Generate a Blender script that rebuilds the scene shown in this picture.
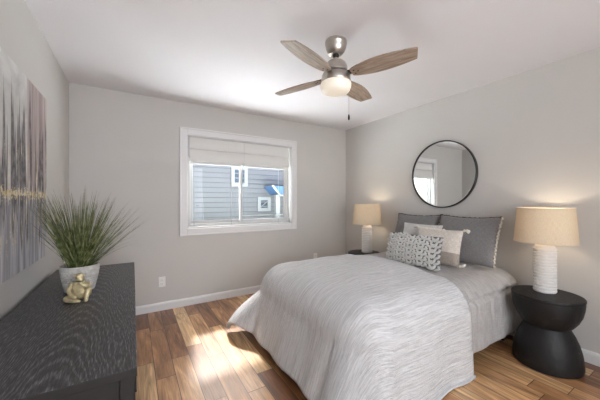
import bpy, bmesh, math, random
from mathutils import Vector, Matrix, noise as mn
random.seed(7)
PI = math.pi
SC = bpy.context.scene
COL = SC.collection
for _o in list(bpy.data.objects):
    bpy.data.objects.remove(_o, do_unlink=True)

# ------------------------------------------------------------------ camera
YAW = math.radians(31.3)
cam_data = bpy.data.cameras.new('camera')
cam_data.sensor_width = 36.0
cam_data.lens = 16.5
cam_data.clip_start = 0.02
cam = bpy.data.objects.new('camera', cam_data)
COL.objects.link(cam)
cam.location = (0, 0, 1.27)
cam.rotation_euler = (PI / 2, 0, -YAW)
SC.camera = cam

# ------------------------------------------------------------------ world, sun, daylight, exposure
world = bpy.data.worlds.new('daylight_sky')
SC.world = world
world.use_nodes = True
wn = world.node_tree
bg = wn.nodes['Background']
sky = wn.nodes.new('ShaderNodeTexSky')
sky.sky_type = 'NISHITA'
sky.sun_disc = False
sky.sun_elevation = math.radians(47)
sky.sun_rotation = math.radians(10)
sky.air_density = 1.0
sky.dust_density = 3.0
pale = wn.nodes.new('ShaderNodeMix'); pale.data_type = 'RGBA'        # thin high cloud whitens the blue
pale.inputs[0].default_value = 0.72
pale.inputs[7].default_value = (1.15, 1.12, 1.08, 1)
wn.links.new(sky.outputs[0], pale.inputs[6])
wn.links.new(pale.outputs[2], bg.inputs['Color'])
bg.inputs['Strength'].default_value = 1.35

def add_light(name, kind, loc, energy, color=(1, 1, 1), direction=None, **kw):
    d = bpy.data.lights.new(name, kind)
    d.energy = energy
    d.color = color
    for k, v in kw.items():
        setattr(d, k, v)
    o = bpy.data.objects.new(name, d)
    o.location = loc
    if direction:
        o.rotation_euler = Vector(direction).to_track_quat('-Z', 'Y').to_euler()
    COL.objects.link(o)
    return o

add_light('bounce_sun', 'SUN', (1.5, 7, 9), 70.0, (0.95, 0.985, 1.04), (-0.15, -0.25, -0.97), angle=math.radians(2.0))  # steep sun, added to light the slab outside that brightens the ceiling
# second sun lamp, added only to throw the soft patch on the floor
add_light('patch_sun', 'SUN', (2, 9, 8), 6.5, (1.0, 0.95, 0.93), (-0.14, -0.81, -0.90), angle=math.radians(3.5))
# fill lamp added out of view behind the camera to brighten the room
add_light('fill_light', 'AREA', (0.75, -1.75, 1.35), 86, (0.93, 0.985, 1.06), (0.0, 1, 0.15),
          shape='RECTANGLE', size=2.3, size_y=1.9)

portal = add_light('window_daylight', 'AREA', (1.28, 3.70, 1.49), 1.0, direction=(0, -1, 0), shape='RECTANGLE', size=1.44, size_y=1.13)
portal.data.cycles.is_portal = True          # only guides the sky's own light through the window
vs = SC.view_settings
vs.view_transform = 'Standard'
vs.look = 'None'
vs.gamma = 1.0
vs.use_curve_mapping = False
vs.exposure = 0.04
SC.cycles.use_denoising = True
SC.cycles.sample_clamp_indirect = 80.0
SC.cycles.max_bounces = 12
SC.cycles.diffuse_bounces = 8
SC.cycles.transparent_max_bounces = 16

# ------------------------------------------------------------------ node helper
class G:
    def __init__(self, name):
        self.mat = bpy.data.materials.new(name)
        self.mat.use_nodes = True
        self.nt = self.mat.node_tree
        self.b = self.nt.nodes['Principled BSDF']
        self.out = self.nt.nodes['Material Output']
    def n(self, t, **kw):
        nd = self.nt.nodes.new(t)
        for k, v in kw.items():
            setattr(nd, k, v)
        return nd
    def set(self, sock, v):
        if v is None:
            return
        if hasattr(v, 'is_linked') or isinstance(v, bpy.types.NodeSocket):
            self.nt.links.new(v, sock)
        else:
            if isinstance(v, (tuple, list)) and len(v) == 3 and sock.type == 'RGBA':
                v = (*v, 1)
            sock.default_value = v
    def m(self, op, a, b=None, c=None, clamp=False):
        nd = self.n('ShaderNodeMath', operation=op, use_clamp=clamp)
        self.set(nd.inputs[0], a); self.set(nd.inputs[1], b); self.set(nd.inputs[2], c)
        return nd.outputs[0]
    def coord(self, which='Object'):
        return self.n('ShaderNodeTexCoord').outputs[which]
    def sep(self, v):
        nd = self.n('ShaderNodeSeparateXYZ'); self.set(nd.inputs[0], v)
        return nd.outputs[0], nd.outputs[1], nd.outputs[2]
    def comb(self, x=0.0, y=0.0, z=0.0):
        nd = self.n('ShaderNodeCombineXYZ')
        self.set(nd.inputs[0], x); self.set(nd.inputs[1], y); self.set(nd.inputs[2], z)
        return nd.outputs[0]
    def scale(self, v, s):
        nd = self.n('ShaderNodeVectorMath', operation='MULTIPLY')
        self.set(nd.inputs[0], v); nd.inputs[1].default_value = s
        return nd.outputs[0]
    def noise(self, v, scale=5.0, detail=3.0, rough=0.5, dist=0.0):
        nd = self.n('ShaderNodeTexNoise')
        self.set(nd.inputs['Vector'], v)
        nd.inputs['Scale'].default_value = scale
        nd.inputs['Detail'].default_value = detail
        nd.inputs['Roughness'].default_value = rough
        nd.inputs['Distortion'].default_value = dist
        return nd.outputs['Fac']
    def white(self, v):
        nd = self.n('ShaderNodeTexWhiteNoise', noise_dimensions='3D')
        self.set(nd.inputs['Vector'], v)
        return nd.outputs['Value']
    def ramp(self, f, stops, interp='LINEAR'):
        nd = self.n('ShaderNodeValToRGB')
        cr = nd.color_ramp
        cr.interpolation = interp
        while len(cr.elements) < len(stops):
            cr.elements.new(0.5)
        for e, (p, c) in zip(cr.elements, stops):
            e.position = p
            e.color = (*c, 1) if len(c) == 3 else c
        self.set(nd.inputs[0], f)
        return nd.outputs[0]
    def mix(self, f, a, b, blend='MIX'):
        nd = self.n('ShaderNodeMix', data_type='RGBA', blend_type=blend)
        self.set(nd.inputs[0], f); self.set(nd.inputs[6], a); self.set(nd.inputs[7], b)
        return nd.outputs[2]
    def rng(self, v, a, b, c=0.0, d=1.0):
        nd = self.n('ShaderNodeMapRange', clamp=True)
        self.set(nd.inputs[0], v)
        for i, x in enumerate((a, b, c, d)):
            nd.inputs[i + 1].default_value = x
        return nd.outputs[0]
    def bump(self, h, strength=0.3, dist=0.01):
        nd = self.n('ShaderNodeBump')
        self.set(nd.inputs['Height'], h)
        nd.inputs['Strength'].default_value = strength
        nd.inputs['Distance'].default_value = dist
        self.nt.links.new(nd.outputs[0], self.b.inputs['Normal'])
    def p(self, color=None, rough=None, metal=None, **kw):
        self.set(self.b.inputs['Base Color'], color)
        self.set(self.b.inputs['Roughness'], rough)
        self.set(self.b.inputs['Metallic'], metal)
        for k, v in kw.items():
            self.set(self.b.inputs[k.replace('_', ' ')], v)
        return self.mat

def plain(name, color, rough=0.5, metal=0.0, var=0.06, nscale=30.0, bump=0.0, bscale=80.0, **kw):
    g = G(name)
    co = g.coord()
    f = g.noise(co, nscale, 3)
    c = g.mix(g.rng(f, 0.3, 0.7), tuple(x * (1 - var) for x in color), tuple(min(1, x * (1 + var)) for x in color))
    if bump:
        g.bump(g.noise(co, bscale, 4), bump, 0.004)
    return g.p(c, rough, metal, **kw)

M = {}
M['wall'] = plain('greige_wall_paint', (0.565, 0.548, 0.52), 0.75, var=0.012, nscale=2, bump=0.06, bscale=160)
M['ceiling'] = plain('ceiling_paint', (0.77, 0.76, 0.775), 0.85, var=0.012, nscale=2, bump=0.12, bscale=120)
M['trim'] = plain('white_trim_paint', (0.72, 0.71, 0.70), 0.35, var=0.01)
M['vinyl'] = plain('white_window_vinyl', (0.58, 0.58, 0.57), 0.35, var=0.01)
M['plastic'] = plain('white_plastic', (0.80, 0.79, 0.76), 0.3, var=0.01)
M['slot'] = plain('dark_slot', (0.03, 0.03, 0.03), 0.6)
M['nickel'] = plain('brushed_nickel', (0.56, 0.52, 0.48), 0.36, 1.0, var=0.05, nscale=60)
M['dark_metal'] = plain('dark_bronze_metal', (0.035, 0.033, 0.032), 0.4, 0.6)
M['black_frame'] = plain('black_frame_metal', (0.03, 0.03, 0.032), 0.4, 0.3)
M['silver'] = plain('mirror_silver', (0.86, 0.88, 0.87), 0.015, 1.0, var=0.0)
M['gold'] = plain('antique_gold', (0.60, 0.51, 0.31), 0.45, 0.5, var=0.25, nscale=60)
M['soil'] = plain('dark_moss', (0.03, 0.035, 0.02), 0.9, var=0.4, bump=0.6)
M['mattress'] = plain('mattress_ticking', (0.6, 0.58, 0.55), 0.9)
M['bedwood'] = plain('dark_bed_wood', (0.05, 0.035, 0.028), 0.5, var=0.2)
M['cream_yarn'] = plain('cream_yarn', (0.74, 0.69, 0.60), 0.95, bump=0.5, bscale=220)
M['charcoal_yarn'] = plain('charcoal_yarn', (0.05, 0.05, 0.055), 0.95, bump=0.5, bscale=220)
M['knit'] = plain('knit_yarn', (0.58, 0.57, 0.54), 0.95, bump=0.7, bscale=260)
M['knit_back'] = plain('knit_backing', (0.15, 0.15, 0.152), 0.95, bump=0.6, bscale=200)
M['roofing'] = plain('roof_shingle', (0.16, 0.16, 0.17), 0.9, var=0.2, nscale=6)
M['ground'] = plain('outdoor_lawn', (0.13, 0.15, 0.09), 0.95, var=0.2, nscale=2)
M['bounce_slab'] = plain('white_bounce_slab', (0.80, 0.79, 0.78), 0.9, var=0.04, nscale=2)  # for the unseen reflector outside the window
M['siding'] = plain('pale_siding', (0.152, 0.157, 0.172), 0.6, var=0.02, nscale=3)
M['lap_shadow'] = plain('painted_lap_shadow', (0.105, 0.11, 0.125), 0.8)  # shadow under each lap, put into the colour
M['ext_trim'] = plain('exterior_white_trim', (0.24, 0.25, 0.265), 0.5, var=0.02)
M['blue'] = plain('blue_roof_metal', (0.05, 0.13, 0.30), 0.45, var=0.1)
M['dark_glass'] = plain('dark_window_glass', (0.04, 0.06, 0.09), 0.08)
M['shade_cloth'] = plain('roman_shade_cloth', (0.70, 0.69, 0.66), 0.85, var=0.02, nscale=90, bump=0.15, bscale=300)
M['cord'] = plain('pale_cord', (0.36, 0.37, 0.37), 0.6)
M['outdoor_bronze'] = plain('bronze_sash_edge', (0.22, 0.18, 0.14), 0.5)

def mat_floor():
    g = G('walnut_plank_floor')
    x, y, z = g.sep(g.coord())
    xs = g.m('DIVIDE', g.m('ADD', x, 10.02), 0.127)
    row = g.m('FLOOR', xs)
    fx = g.m('SUBTRACT', xs, row)
    r1 = g.white(g.comb(row, 3.7, 1.1))
    r2 = g.white(g.comb(row, 9.1, 5.3))
    L = g.m('MULTIPLY_ADD', r2, 0.55, 0.62)
    ys = g.m('DIVIDE', g.m('ADD', g.m('ADD', y, 10.0), g.m('MULTIPLY', r1, 4.0)), L)
    idx = g.m('FLOOR', ys)
    fy = g.m('SUBTRACT', ys, idx)
    k = g.white(g.comb(row, idx, 0.5))
    k2 = g.white(g.comb(row, idx, 7.5))
    off = g.m('MULTIPLY', k, 37.0)
    # strips in heartwood / sapwood: long soft figure plus fine grain
    v1 = g.comb(g.m('MULTIPLY_ADD', x, 13.0, off), g.m('MULTIPLY_ADD', y, 1.5, off), off)
    figure = g.noise(v1, 1.0, 3, 0.55, 1.6)
    v2 = g.comb(g.m('MULTIPLY_ADD', x, 150.0, off), g.m('MULTIPLY_ADD', y, 5.0, off), off)
    grain = g.noise(v2, 1.0, 4, 0.6, 0.4)
    base = g.ramp(k, [(0.0, (0.20, 0.082, 0.034)), (0.30, (0.37, 0.18, 0.079)), (0.6, (0.50, 0.265, 0.12)),
                      (0.86, (0.60, 0.36, 0.175)), (1.0, (0.72, 0.49, 0.265))])
    fig = g.ramp(figure, [(0.28, (0.34, 0.28, 0.235)), (0.46, (0.86, 0.82, 0.78)), (0.56, (1.05, 1.02, 1.0)), (0.70, (1.55, 1.62, 1.65))])
    c = g.mix(0.85, base, fig, 'MULTIPLY')
    c = g.mix(0.5, c, g.ramp(grain, [(0.3, (0.42, 0.38, 0.35)), (0.6, (1.12, 1.12, 1.12))]), 'MULTIPLY')
    ex = g.m('MINIMUM', fx, g.m('SUBTRACT', 1.0, fx))
    ey = g.m('MULTIPLY', g.m('MINIMUM', fy, g.m('SUBTRACT', 1.0, fy)), 6.0)
    edge = g.m('MINIMUM', ex, ey)
    seam = g.rng(edge, 0.008, 0.022)
    c = g.mix(seam, (0.035, 0.018, 0.010), c)
    h = g.m('ADD', g.m('MULTIPLY', seam, 1.0), g.m('MULTIPLY', grain, 0.25))
    h = g.m('ADD', h, g.m('MULTIPLY', figure, 0.3))
    g.bump(h, 0.22, 0.003)
    rough = g.m('MULTIPLY_ADD', grain, 0.14, 0.30)
    return g.p(c, rough, Coat_Weight=0.35, Coat_Roughness=0.22)
M['floor'] = mat_floor()

def mat_darkwood():
    g = G('black_oak_veneer')
    x, y, z = g.sep(g.coord())
    # cathedral figure: nested arches down the middle that run out into straight grain at the sides
    wob = g.noise(g.comb(g.m('MULTIPLY', x, 9.0), g.m('MULTIPLY', y, 2.2), z), 1.0, 3, 0.55)
    wob2 = g.noise(g.comb(g.m('MULTIPLY', x, 70.0), g.m('MULTIPLY', y, 16.0), z), 1.0, 2)
    dx = g.m('ADD', g.m('ADD', x, 0.205), g.m('MULTIPLY_ADD', wob, 0.10, -0.05))
    arch = g.m('ADD', y, g.m('MULTIPLY', g.m('MULTIPLY', dx, dx), 34.0))
    rings = g.m('SINE', g.m('ADD', g.m('MULTIPLY', arch, 66.0), g.m('MULTIPLY', wob2, 3.5)))
    fine = g.noise(g.comb(g.m('MULTIPLY', x, 300.0), g.m('MULTIPLY', y, 22.0), g.m('MULTIPLY', z, 90.0)), 1.0, 3, 0.6)
    line = g.m('MULTIPLY', g.rng(rings, 0.0, 1.0), g.rng(fine, 0.36, 0.66))
    dots = g.rng(fine, 0.48, 0.74)
    k = g.m('ADD', g.m('MULTIPLY', line, 0.55), g.m('MULTIPLY', dots, 0.40), clamp=True)
    c = g.mix(k, (0.030, 0.029, 0.031), (0.29, 0.287, 0.30))
    g.bump(fine, 0.25, 0.002)
    return g.p(c, 0.42)
M['blackwood'] = mat_darkwood()
M['shaded_wood'] = plain('shaded_black_wood', (0.008, 0.007, 0.007), 0.55, var=0.25, nscale=40)  # darker copy of the dresser finish: shade on its sides put into the colour

def mat_stand():
    g = G('charred_black_wood')
    co = g.coord()
    n1 = g.noise(co, 9, 5, 0.65, 0.6)
    n2 = g.noise(g.scale(co, (1, 1, 0.25)), 60, 4, 0.6)
    c = g.ramp(n1, [(0.3, (0.008, 0.0075, 0.008)), (0.6, (0.011, 0.010, 0.010)), (0.75, (0.036, 0.030, 0.027))])
    sc = g.rng(g.noise(co, 22, 3, 0.7), 0.70, 0.78)
    c = g.mix(sc, c, (0.13, 0.125, 0.13))
    g.bump(g.m('ADD', n1, g.m('MULTIPLY', n2, 0.4)), 0.25, 0.006)
    return g.p(c, g.rng(n2, 0.2, 0.8, 0.40, 0.62), Specular_IOR_Level=0.35)
M['stand'] = mat_stand()

def mat_blade():
    g = G('grey_brown_blade_wood')
    x, y, z = g.sep(g.coord())
    f = g.noise(g.comb(g.m('MULTIPLY', x, 6.0), g.m('MULTIPLY', y, 60.0), z), 1.0, 4, 0.6, 0.8)
    c = g.ramp(f, [(0.3, (0.20, 0.145, 0.105)), (0.5, (0.36, 0.275, 0.21)), (0.7, (0.48, 0.38, 0.30))])
    return g.p(c, 0.42)
M['blade'] = mat_blade()

def mat_gauze(name, col, dark, a=75.0, b=5.0, strength=0.55, fine=True):
    """crinkled cotton: UV u runs along the bed, v across it (metres of cloth)"""
    g = G(name)
    u, v, _ = g.sep(g.coord('UV'))
    wob = g.noise(g.comb(g.m('MULTIPLY', u, 4.0), g.m('MULTIPLY', v, 4.0)), 1.0, 2)
    vv = g.m('MULTIPLY_ADD', wob, 0.014, v)
    n1 = g.noise(g.comb(g.m('MULTIPLY', u, b), g.m('MULTIPLY', vv, a)), 1.0, 3, 0.6, 0.2)
    n2 = g.noise(g.comb(g.m('MULTIPLY', u, 22.0), g.m('MULTIPLY', v, 30.0)), 1.0, 3, 0.55)
    n3 = g.noise(g.comb(g.m('MULTIPLY', u, 260.0), g.m('MULTIPLY', v, 260.0)), 1.0, 2, 0.5)
    h = g.m('ADD', g.m('MULTIPLY', n1, 1.0), g.m('MULTIPLY', n2, 0.45))
    n4 = g.noise(g.comb(g.m('MULTIPLY', u, 16.0), g.m('MULTIPLY', vv, 210.0 if fine else 30.0)), 1.0, 2, 0.5)
    if fine:
        h = g.m('ADD', g.m('ADD', h, g.m('MULTIPLY', n3, 0.12)), g.m('MULTIPLY', n4, 0.5))
    g.bump(h, strength, 0.014)
    # colour turns darker along the crinkle lines
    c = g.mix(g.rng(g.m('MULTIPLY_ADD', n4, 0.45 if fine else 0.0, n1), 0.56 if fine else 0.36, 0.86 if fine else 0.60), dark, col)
    return g.p(c, 0.95, Sheen_Weight=0.15)
M['gauze'] = mat_gauze('grey_crinkle_gauze', (0.80, 0.795, 0.80), (0.56, 0.555, 0.555), a=112.0, b=4.0, strength=1.0)
M['quilt'] = mat_gauze('pale_grey_quilt_cotton', (0.50, 0.48, 0.47), (0.40, 0.382, 0.372), a=9, b=42, strength=1.0)

def mat_linen(name, col, strength=0.25):
    g = G(name)
    x, y, z = g.sep(g.coord())
    n1 = g.noise(g.comb(g.m('MULTIPLY', x, 320), g.m('MULTIPLY', z, 40), y), 1.0, 2)
    n2 = g.noise(g.comb(g.m('MULTIPLY', x, 40), g.m('MULTIPLY', z, 320), y), 1.0, 2)
    n3 = g.noise(g.coord(), 9, 3)
    f = g.m('ADD', n1, n2)
    c = g.mix(g.rng(f, 0.7, 1.3), tuple(k * 0.72 for k in col), tuple(k * 1.2 for k in col))
    g.bump(g.m('ADD', f, g.m('MULTIPLY', n3, 2.5)), strength, 0.006)
    return g.p(c, 0.95, Sheen_Weight=0.2)
M['sham'] = mat_linen('grey_linen', (0.20, 0.192, 0.192))
M['cream'] = mat_linen('cream_cotton', (0.66, 0.60, 0.53))
M['taupe'] = mat_linen('taupe_cotton', (0.36, 0.31, 0.265))
M['offwhite'] = mat_linen('off_white_cotton', (0.60, 0.59, 0.57))

def mat_lampshade():
    g = G('linen_lampshade')
    x, y, z = g.sep(g.coord())
    n = g.noise(g.comb(g.m('MULTIPLY', g.m('ARCTAN2', y, x), 14.0), g.m('MULTIPLY', z, 260.0), 0.0), 1.0, 3)
    n2 = g.noise(g.comb(g.m('MULTIPLY', g.m('ARCTAN2', y, x), 70.0), g.m('MULTIPLY', z, 30.0), 0.0), 1.0, 3)
    f = g.m('ADD', n, n2)
    c = g.mix(g.rng(f, 0.7, 1.3), (0.585, 0.485, 0.35), (0.71, 0.61, 0.465))
    dif = g.n('ShaderNodeBsdfDiffuse'); g.set(dif.inputs[0], c)
    tr = g.n('ShaderNodeBsdfTranslucent'); g.set(tr.inputs[0], g.mix(0.5, c, (0.80, 0.46, 0.14)))
    mx = g.n('ShaderNodeMixShader'); mx.inputs[0].default_value = 0.075
    g.nt.links.new(dif.outputs[0], mx.inputs[1]); g.nt.links.new(tr.outputs[0], mx.inputs[2])
    g.nt.links.new(mx.outputs[0], g.out.inputs[0])
    return g.mat
M['lampshade'] = mat_lampshade()

def mat_lampbase():
    g = G('white_carved_ceramic')
    x, y, z = g.sep(g.coord())
    ang = g.m('ARCTAN2', y, x)
    s = g.m('SINE', g.m('MULTIPLY', ang, 26.0))
    g.bump(g.m('ADD', g.m('MULTIPLY', s, 0.6), g.m('MULTIPLY', g.noise(g.coord(), 60, 3), 0.3)), 0.25, 0.005)
    return g.p((0.74, 0.72, 0.69), 0.7)
M['ceramic'] = mat_lampbase()

def mat_glow(name, col, st):
    g = G(name)
    n = g.noise(g.coord(), 6, 2)
    c = g.mix(g.rng(n, 0.3, 0.7), tuple(k * 0.97 for k in col), col)
    return g.p((0.8, 0.78, 0.74), 0.4, Emission_Color=c, Emission_Strength=st)
M['globe'] = mat_glow('lit_frosted_glass', (1.0, 0.80, 0.52), 0.34)
M['bulb'] = mat_glow('lit_bulb', (1.0, 0.80, 0.52), 3.0)

def mat_glass():
    g = G('clear_window_glass')
    tr = g.n('ShaderNodeBsdfTransparent')
    gl = g.n('ShaderNodeBsdfGlossy'); gl.inputs['Roughness'].default_value = 0.02
    mx = g.n('ShaderNodeMixShader')
    g.set(tr.inputs[0], g.mix(g.rng(g.noise(g.coord(), 3, 2), 0.3, 0.7), (0.95, 0.97, 0.97), (0.97, 0.98, 0.98)))
    mx.inputs[0].default_value = 0.010
    g.nt.links.new(tr.outputs[0], mx.inputs[1]); g.nt.links.new(gl.outputs[0], mx.inputs[2])
    g.nt.links.new(mx.outputs[0], g.out.inputs[0])
    return g.mat
M['glass'] = mat_glass()

def mat_pot():
    g = G('whitewashed_clay')
    co = g.coord()
    n = g.noise(co, 30, 4, 0.6)
    c = g.ramp(n, [(0.3, (0.42, 0.395, 0.36)), (0.55, (0.56, 0.535, 0.50)), (0.75, (0.68, 0.66, 0.62))])
    g.bump(g.noise(co, 120, 3), 0.4, 0.004)
    return g.p(c, 0.9)
M['pot'] = mat_pot()

def mat_grass():
    g = G('grass_blade_green')
    x, y, z = g.sep(g.coord())
    n = g.noise(g.coord(), 28, 2)
    c = g.ramp(n, [(0.3, (0.030, 0.050, 0.016)), (0.48, (0.12, 0.155, 0.045)), (0.66, (0.36, 0.36, 0.17))])
    tip = g.rng(z, 0.28, 0.55)
    c = g.mix(g.m('MULTIPLY', tip, 0.5), c, (0.13, 0.11, 0.075))
    return g.p(c, 0.5)
M['grass'] = mat_grass()

PAINT = (1.25, 2.52, 0.89, 1.96)     # y0 y1 z0 z1
def mat_painting():
    g = G('abstract_canvas_paint')
    x, y, z = g.sep(g.coord())
    u = g.m('DIVIDE', g.m('SUBTRACT', y, PAINT[0]), PAINT[1] - PAINT[0])
    v = g.m('DIVIDE', g.m('SUBTRACT', z, PAINT[2]), PAINT[3] - PAINT[2])
    streak = g.noise(g.comb(g.m('MULTIPLY', u, 24.0), g.m('MULTIPLY', v, 1.6), 0.0), 1.0, 4, 0.6, 0.7)
    strk2 = g.noise(g.comb(g.m('MULTIPLY', u, 60.0), g.m('MULTIPLY', v, 3.0), 4.0), 1.0, 3, 0.6, 0.3)
    cloud = g.noise(g.comb(g.m('MULTIPLY', u, 6.0), g.m('MULTIPLY', v, 5.0), 2.0), 1.0, 4, 0.6, 0.6)
    block = g.noise(g.comb(g.m('MULTIPLY', u, 27.0), g.m('MULTIPLY', v, 1.1), 9.0), 1.0, 2, 0.5, 0.2)
    rag = g.noise(g.comb(g.m('MULTIPLY', u, 40.0), g.m('MULTIPLY', v, 16.0), 3.0), 1.0, 4, 0.65)
    # pale ground above with a mauve panel at the right end, washed lavender grey below
    up = g.mix(g.rng(cloud, 0.35, 0.65), (0.66, 0.65, 0.63), (0.46, 0.45, 0.44))
    pink = g.mix(g.rng(streak, 0.35, 0.65), (0.30, 0.235, 0.225), (0.52, 0.44, 0.425))
    up = g.mix(g.rng(u, 0.682, 0.686), up, pink)
    low = g.mix(g.rng(block, 0.36, 0.62), (0.25, 0.24, 0.265), (0.64, 0.635, 0.66))
    low = g.mix(g.m('MULTIPLY', g.rng(strk2, 0.4, 0.6), 0.35), low, (0.33, 0.32, 0.34))
    c = g.mix(g.rng(v, 0.35, 0.39), low, up)
    # dark ragged towers rising from the horizon and fading drips below it
    above = g.m('SUBTRACT', v, 0.385)
    dist = g.m('ABSOLUTE', above)
    hgt = g.m('MULTIPLY_ADD', block, 2.1, -0.76)
    hgt = g.m('ADD', hgt, g.m('MULTIPLY_ADD', rag, 0.22, -0.11))
    tower = g.rng(g.m('SUBTRACT', hgt, g.m('MULTIPLY', dist, g.m('ADD', 1.0, g.rng(above, 0.0, -0.01, 0.0, 0.9)))), 0.0, 0.12)
    dk = g.mix(g.rng(rag, 0.38, 0.62), (0.035, 0.03, 0.036), (0.22, 0.20, 0.205))
    c = g.mix(g.m('MULTIPLY', tower, 0.93), c, dk)
    # pale drips
    pale = g.rng(g.m('SUBTRACT', g.m('MULTIPLY_ADD', strk2, 1.6, -0.80), dist), 0.0, 0.05)
    c = g.mix(g.m('MULTIPLY', pale, 0.8), c, (0.62, 0.60, 0.57))
    # gold leaf flecks along the horizon and up some of the towers
    gn = g.noise(g.comb(g.m('MULTIPLY', u, 34.0), g.m('MULTIPLY', v, 42.0), 7.0), 1.0, 5, 0.75)
    gk = g.rng(g.m('SUBTRACT', gn, g.m('MULTIPLY', dist, 4.2)), 0.42, 0.47)
    gup = g.m('MULTIPLY', g.rng(strk2, 0.57, 0.61), g.rng(g.m('SUBTRACT', 0.30, dist), 0.0, 0.1))
    gk = g.m('MAXIMUM', gk, g.m('MULTIPLY', gup, g.rng(gn, 0.46, 0.54)))
    c = g.mix(gk, c, g.mix(g.rng(rag, 0.42, 0.58), (0.52, 0.39, 0.16), (0.78, 0.71, 0.52)))
    g.bump(g.m('ADD', g.m('ADD', streak, strk2), gk), 0.3, 0.004)
    return g.p(c, 0.6)
M['painting'] = mat_painting()
M['canvas_edge'] = plain('canvas_edge', (0.42, 0.39, 0.38), 0.85)

# ------------------------------------------------------------------ mesh helpers
def bx(bm, x0, x1, y0, y1, z0, z1, mi=0):
    v = [bm.verts.new(p) for p in ((x0, y0, z0), (x1, y0, z0), (x1, y1, z0), (x0, y1, z0),
                                   (x0, y0, z1), (x1, y0, z1), (x1, y1, z1), (x0, y1, z1))]
    for f in ((3, 2, 1, 0), (4, 5, 6, 7), (0, 1, 5, 4), (1, 2, 6, 5), (2, 3, 7, 6), (3, 0, 4, 7)):
        bm.faces.new([v[i] for i in f]).material_index = mi

def bmbox(*a):
    bm = bmesh.new(); bx(bm, *a); return bm

def lathe(bm, prof, seg=48, cx=0.0, cy=0.0, sx=1.0, sy=1.0, fn=None):
    rings = []
    for r, z in prof:
        if r < 1e-6:
            rings.append([bm.verts.new((cx, cy, z))]); continue
        ring = []
        for i in range(seg):
            a = 2 * PI * i / seg
            rr = r + (fn(a, z, r) if fn else 0)
            ring.append(bm.verts.new((cx + rr * sx * math.cos(a), cy + rr * sy * math.sin(a), z)))
        rings.append(ring)
    for A, B in zip(rings, rings[1:]):
        for i in range(seg):
            j = (i + 1) % seg
            if len(A) == 1 and len(B) == 1: continue
            if len(A) == 1: bm.faces.new((A[0], B[j], B[i]))
            elif len(B) == 1: bm.faces.new((A[i], A[j], B[0]))
            else: bm.faces.new((A[i], A[j], B[j], B[i]))
    return bm

def tube(bm, pts, rad, seg=8, cap=True, squash=None):
    pts = [Vector(p) for p in pts]
    if not hasattr(rad, '__len__'): rad = [rad] * len(pts)
    rings = []
    up = Vector((0, 0, 1))
    for i, p in enumerate(pts):
        t = (pts[min(i + 1, len(pts) - 1)] - pts[max(i - 1, 0)]).normalized()
        a = t.cross(up)
        if a.length < 1e-3: a = t.cross(Vector((1, 0, 0)))
        a.normalize(); b = t.cross(a).normalized()
        rings.append([bm.verts.new(p + (a * math.cos(2 * PI * k / seg) + b * math.sin(2 * PI * k / seg)) * rad[i]) for k in range(seg)])
    for A, B in zip(rings, rings[1:]):
        for k in range(seg):
            bm.faces.new((A[k], A[(k + 1) % seg], B[(k + 1) % seg], B[k]))
    if cap:
        bm.faces.new(rings[0][::-1]); bm.faces.new(rings[-1])

def blob(bm, c, r, rot=None, u=10, v=6):
    """ellipsoid of radii r at c"""
    mat = Matrix.Translation(c) @ (rot.to_matrix().to_4x4() if rot else Matrix.Identity(4)) @ Matrix.Diagonal((*r, 1))
    bmesh.ops.create_uvsphere(bm, u_segments=u, v_segments=v, radius=1.0, matrix=mat)

def link(name, bm, mats, parent=None, loc=None, rot=None, smooth=False, bevel=0.0, bseg=2, subsurf=0, auto=None):
    bmesh.ops.recalc_face_normals(bm, faces=bm.faces)
    me = bpy.data.meshes.new(name)
    bm.to_mesh(me); bm.free()
    if not isinstance(mats, (list, tuple)): mats = [mats]
    for mm in mats: me.materials.append(mm)
    o = bpy.data.objects.new(name, me)
    COL.objects.link(o)
    if parent: o.parent = parent
    if loc: o.location = loc
    if rot: o.rotation_euler = rot
    if smooth or auto:
        for p_ in me.polygons: p_.use_smooth = True
    if auto:
        me.set_sharp_from_angle(angle=math.radians(auto))
    if bevel:
        md = o.modifiers.new('bevel', 'BEVEL'); md.width = bevel; md.segments = bseg
        md.limit_method = 'ANGLE'; md.angle_limit = math.radians(40)
    if subsurf:
        md = o.modifiers.new('subsurf', 'SUBSURF'); md.levels = subsurf; md.render_levels = subsurf
    return o

def tag(o, label, cat, group=None):
    o['label'] = label; o['category'] = cat
    if group: o['group'] = group
    return o

def thing(name, label, cat, loc=(0, 0, 0), rot=(0, 0, 0), group=None):
    o = bpy.data.objects.new(name, None)
    o.empty_display_size = 0.1
    o.location = loc; o.rotation_euler = rot
    COL.objects.link(o)
    return tag(o, label, cat, group)

def struct(name, bm, m, **kw):
    o = link(name, bm, m, **kw); o['kind'] = 'structure'; return o

def dup(root, loc, rot=None, label=None):
    r = root.copy(); COL.objects.link(r); r.location = loc
    if rot is not None: r.rotation_euler = rot
    if label: r['label'] = label
    for ch in list(root.children):
        c = ch.copy(); COL.objects.link(c); c.parent = r
        for gch in list(ch.children):
            d = gch.copy(); COL.objects.link(d); d.parent = c
    return r

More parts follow.
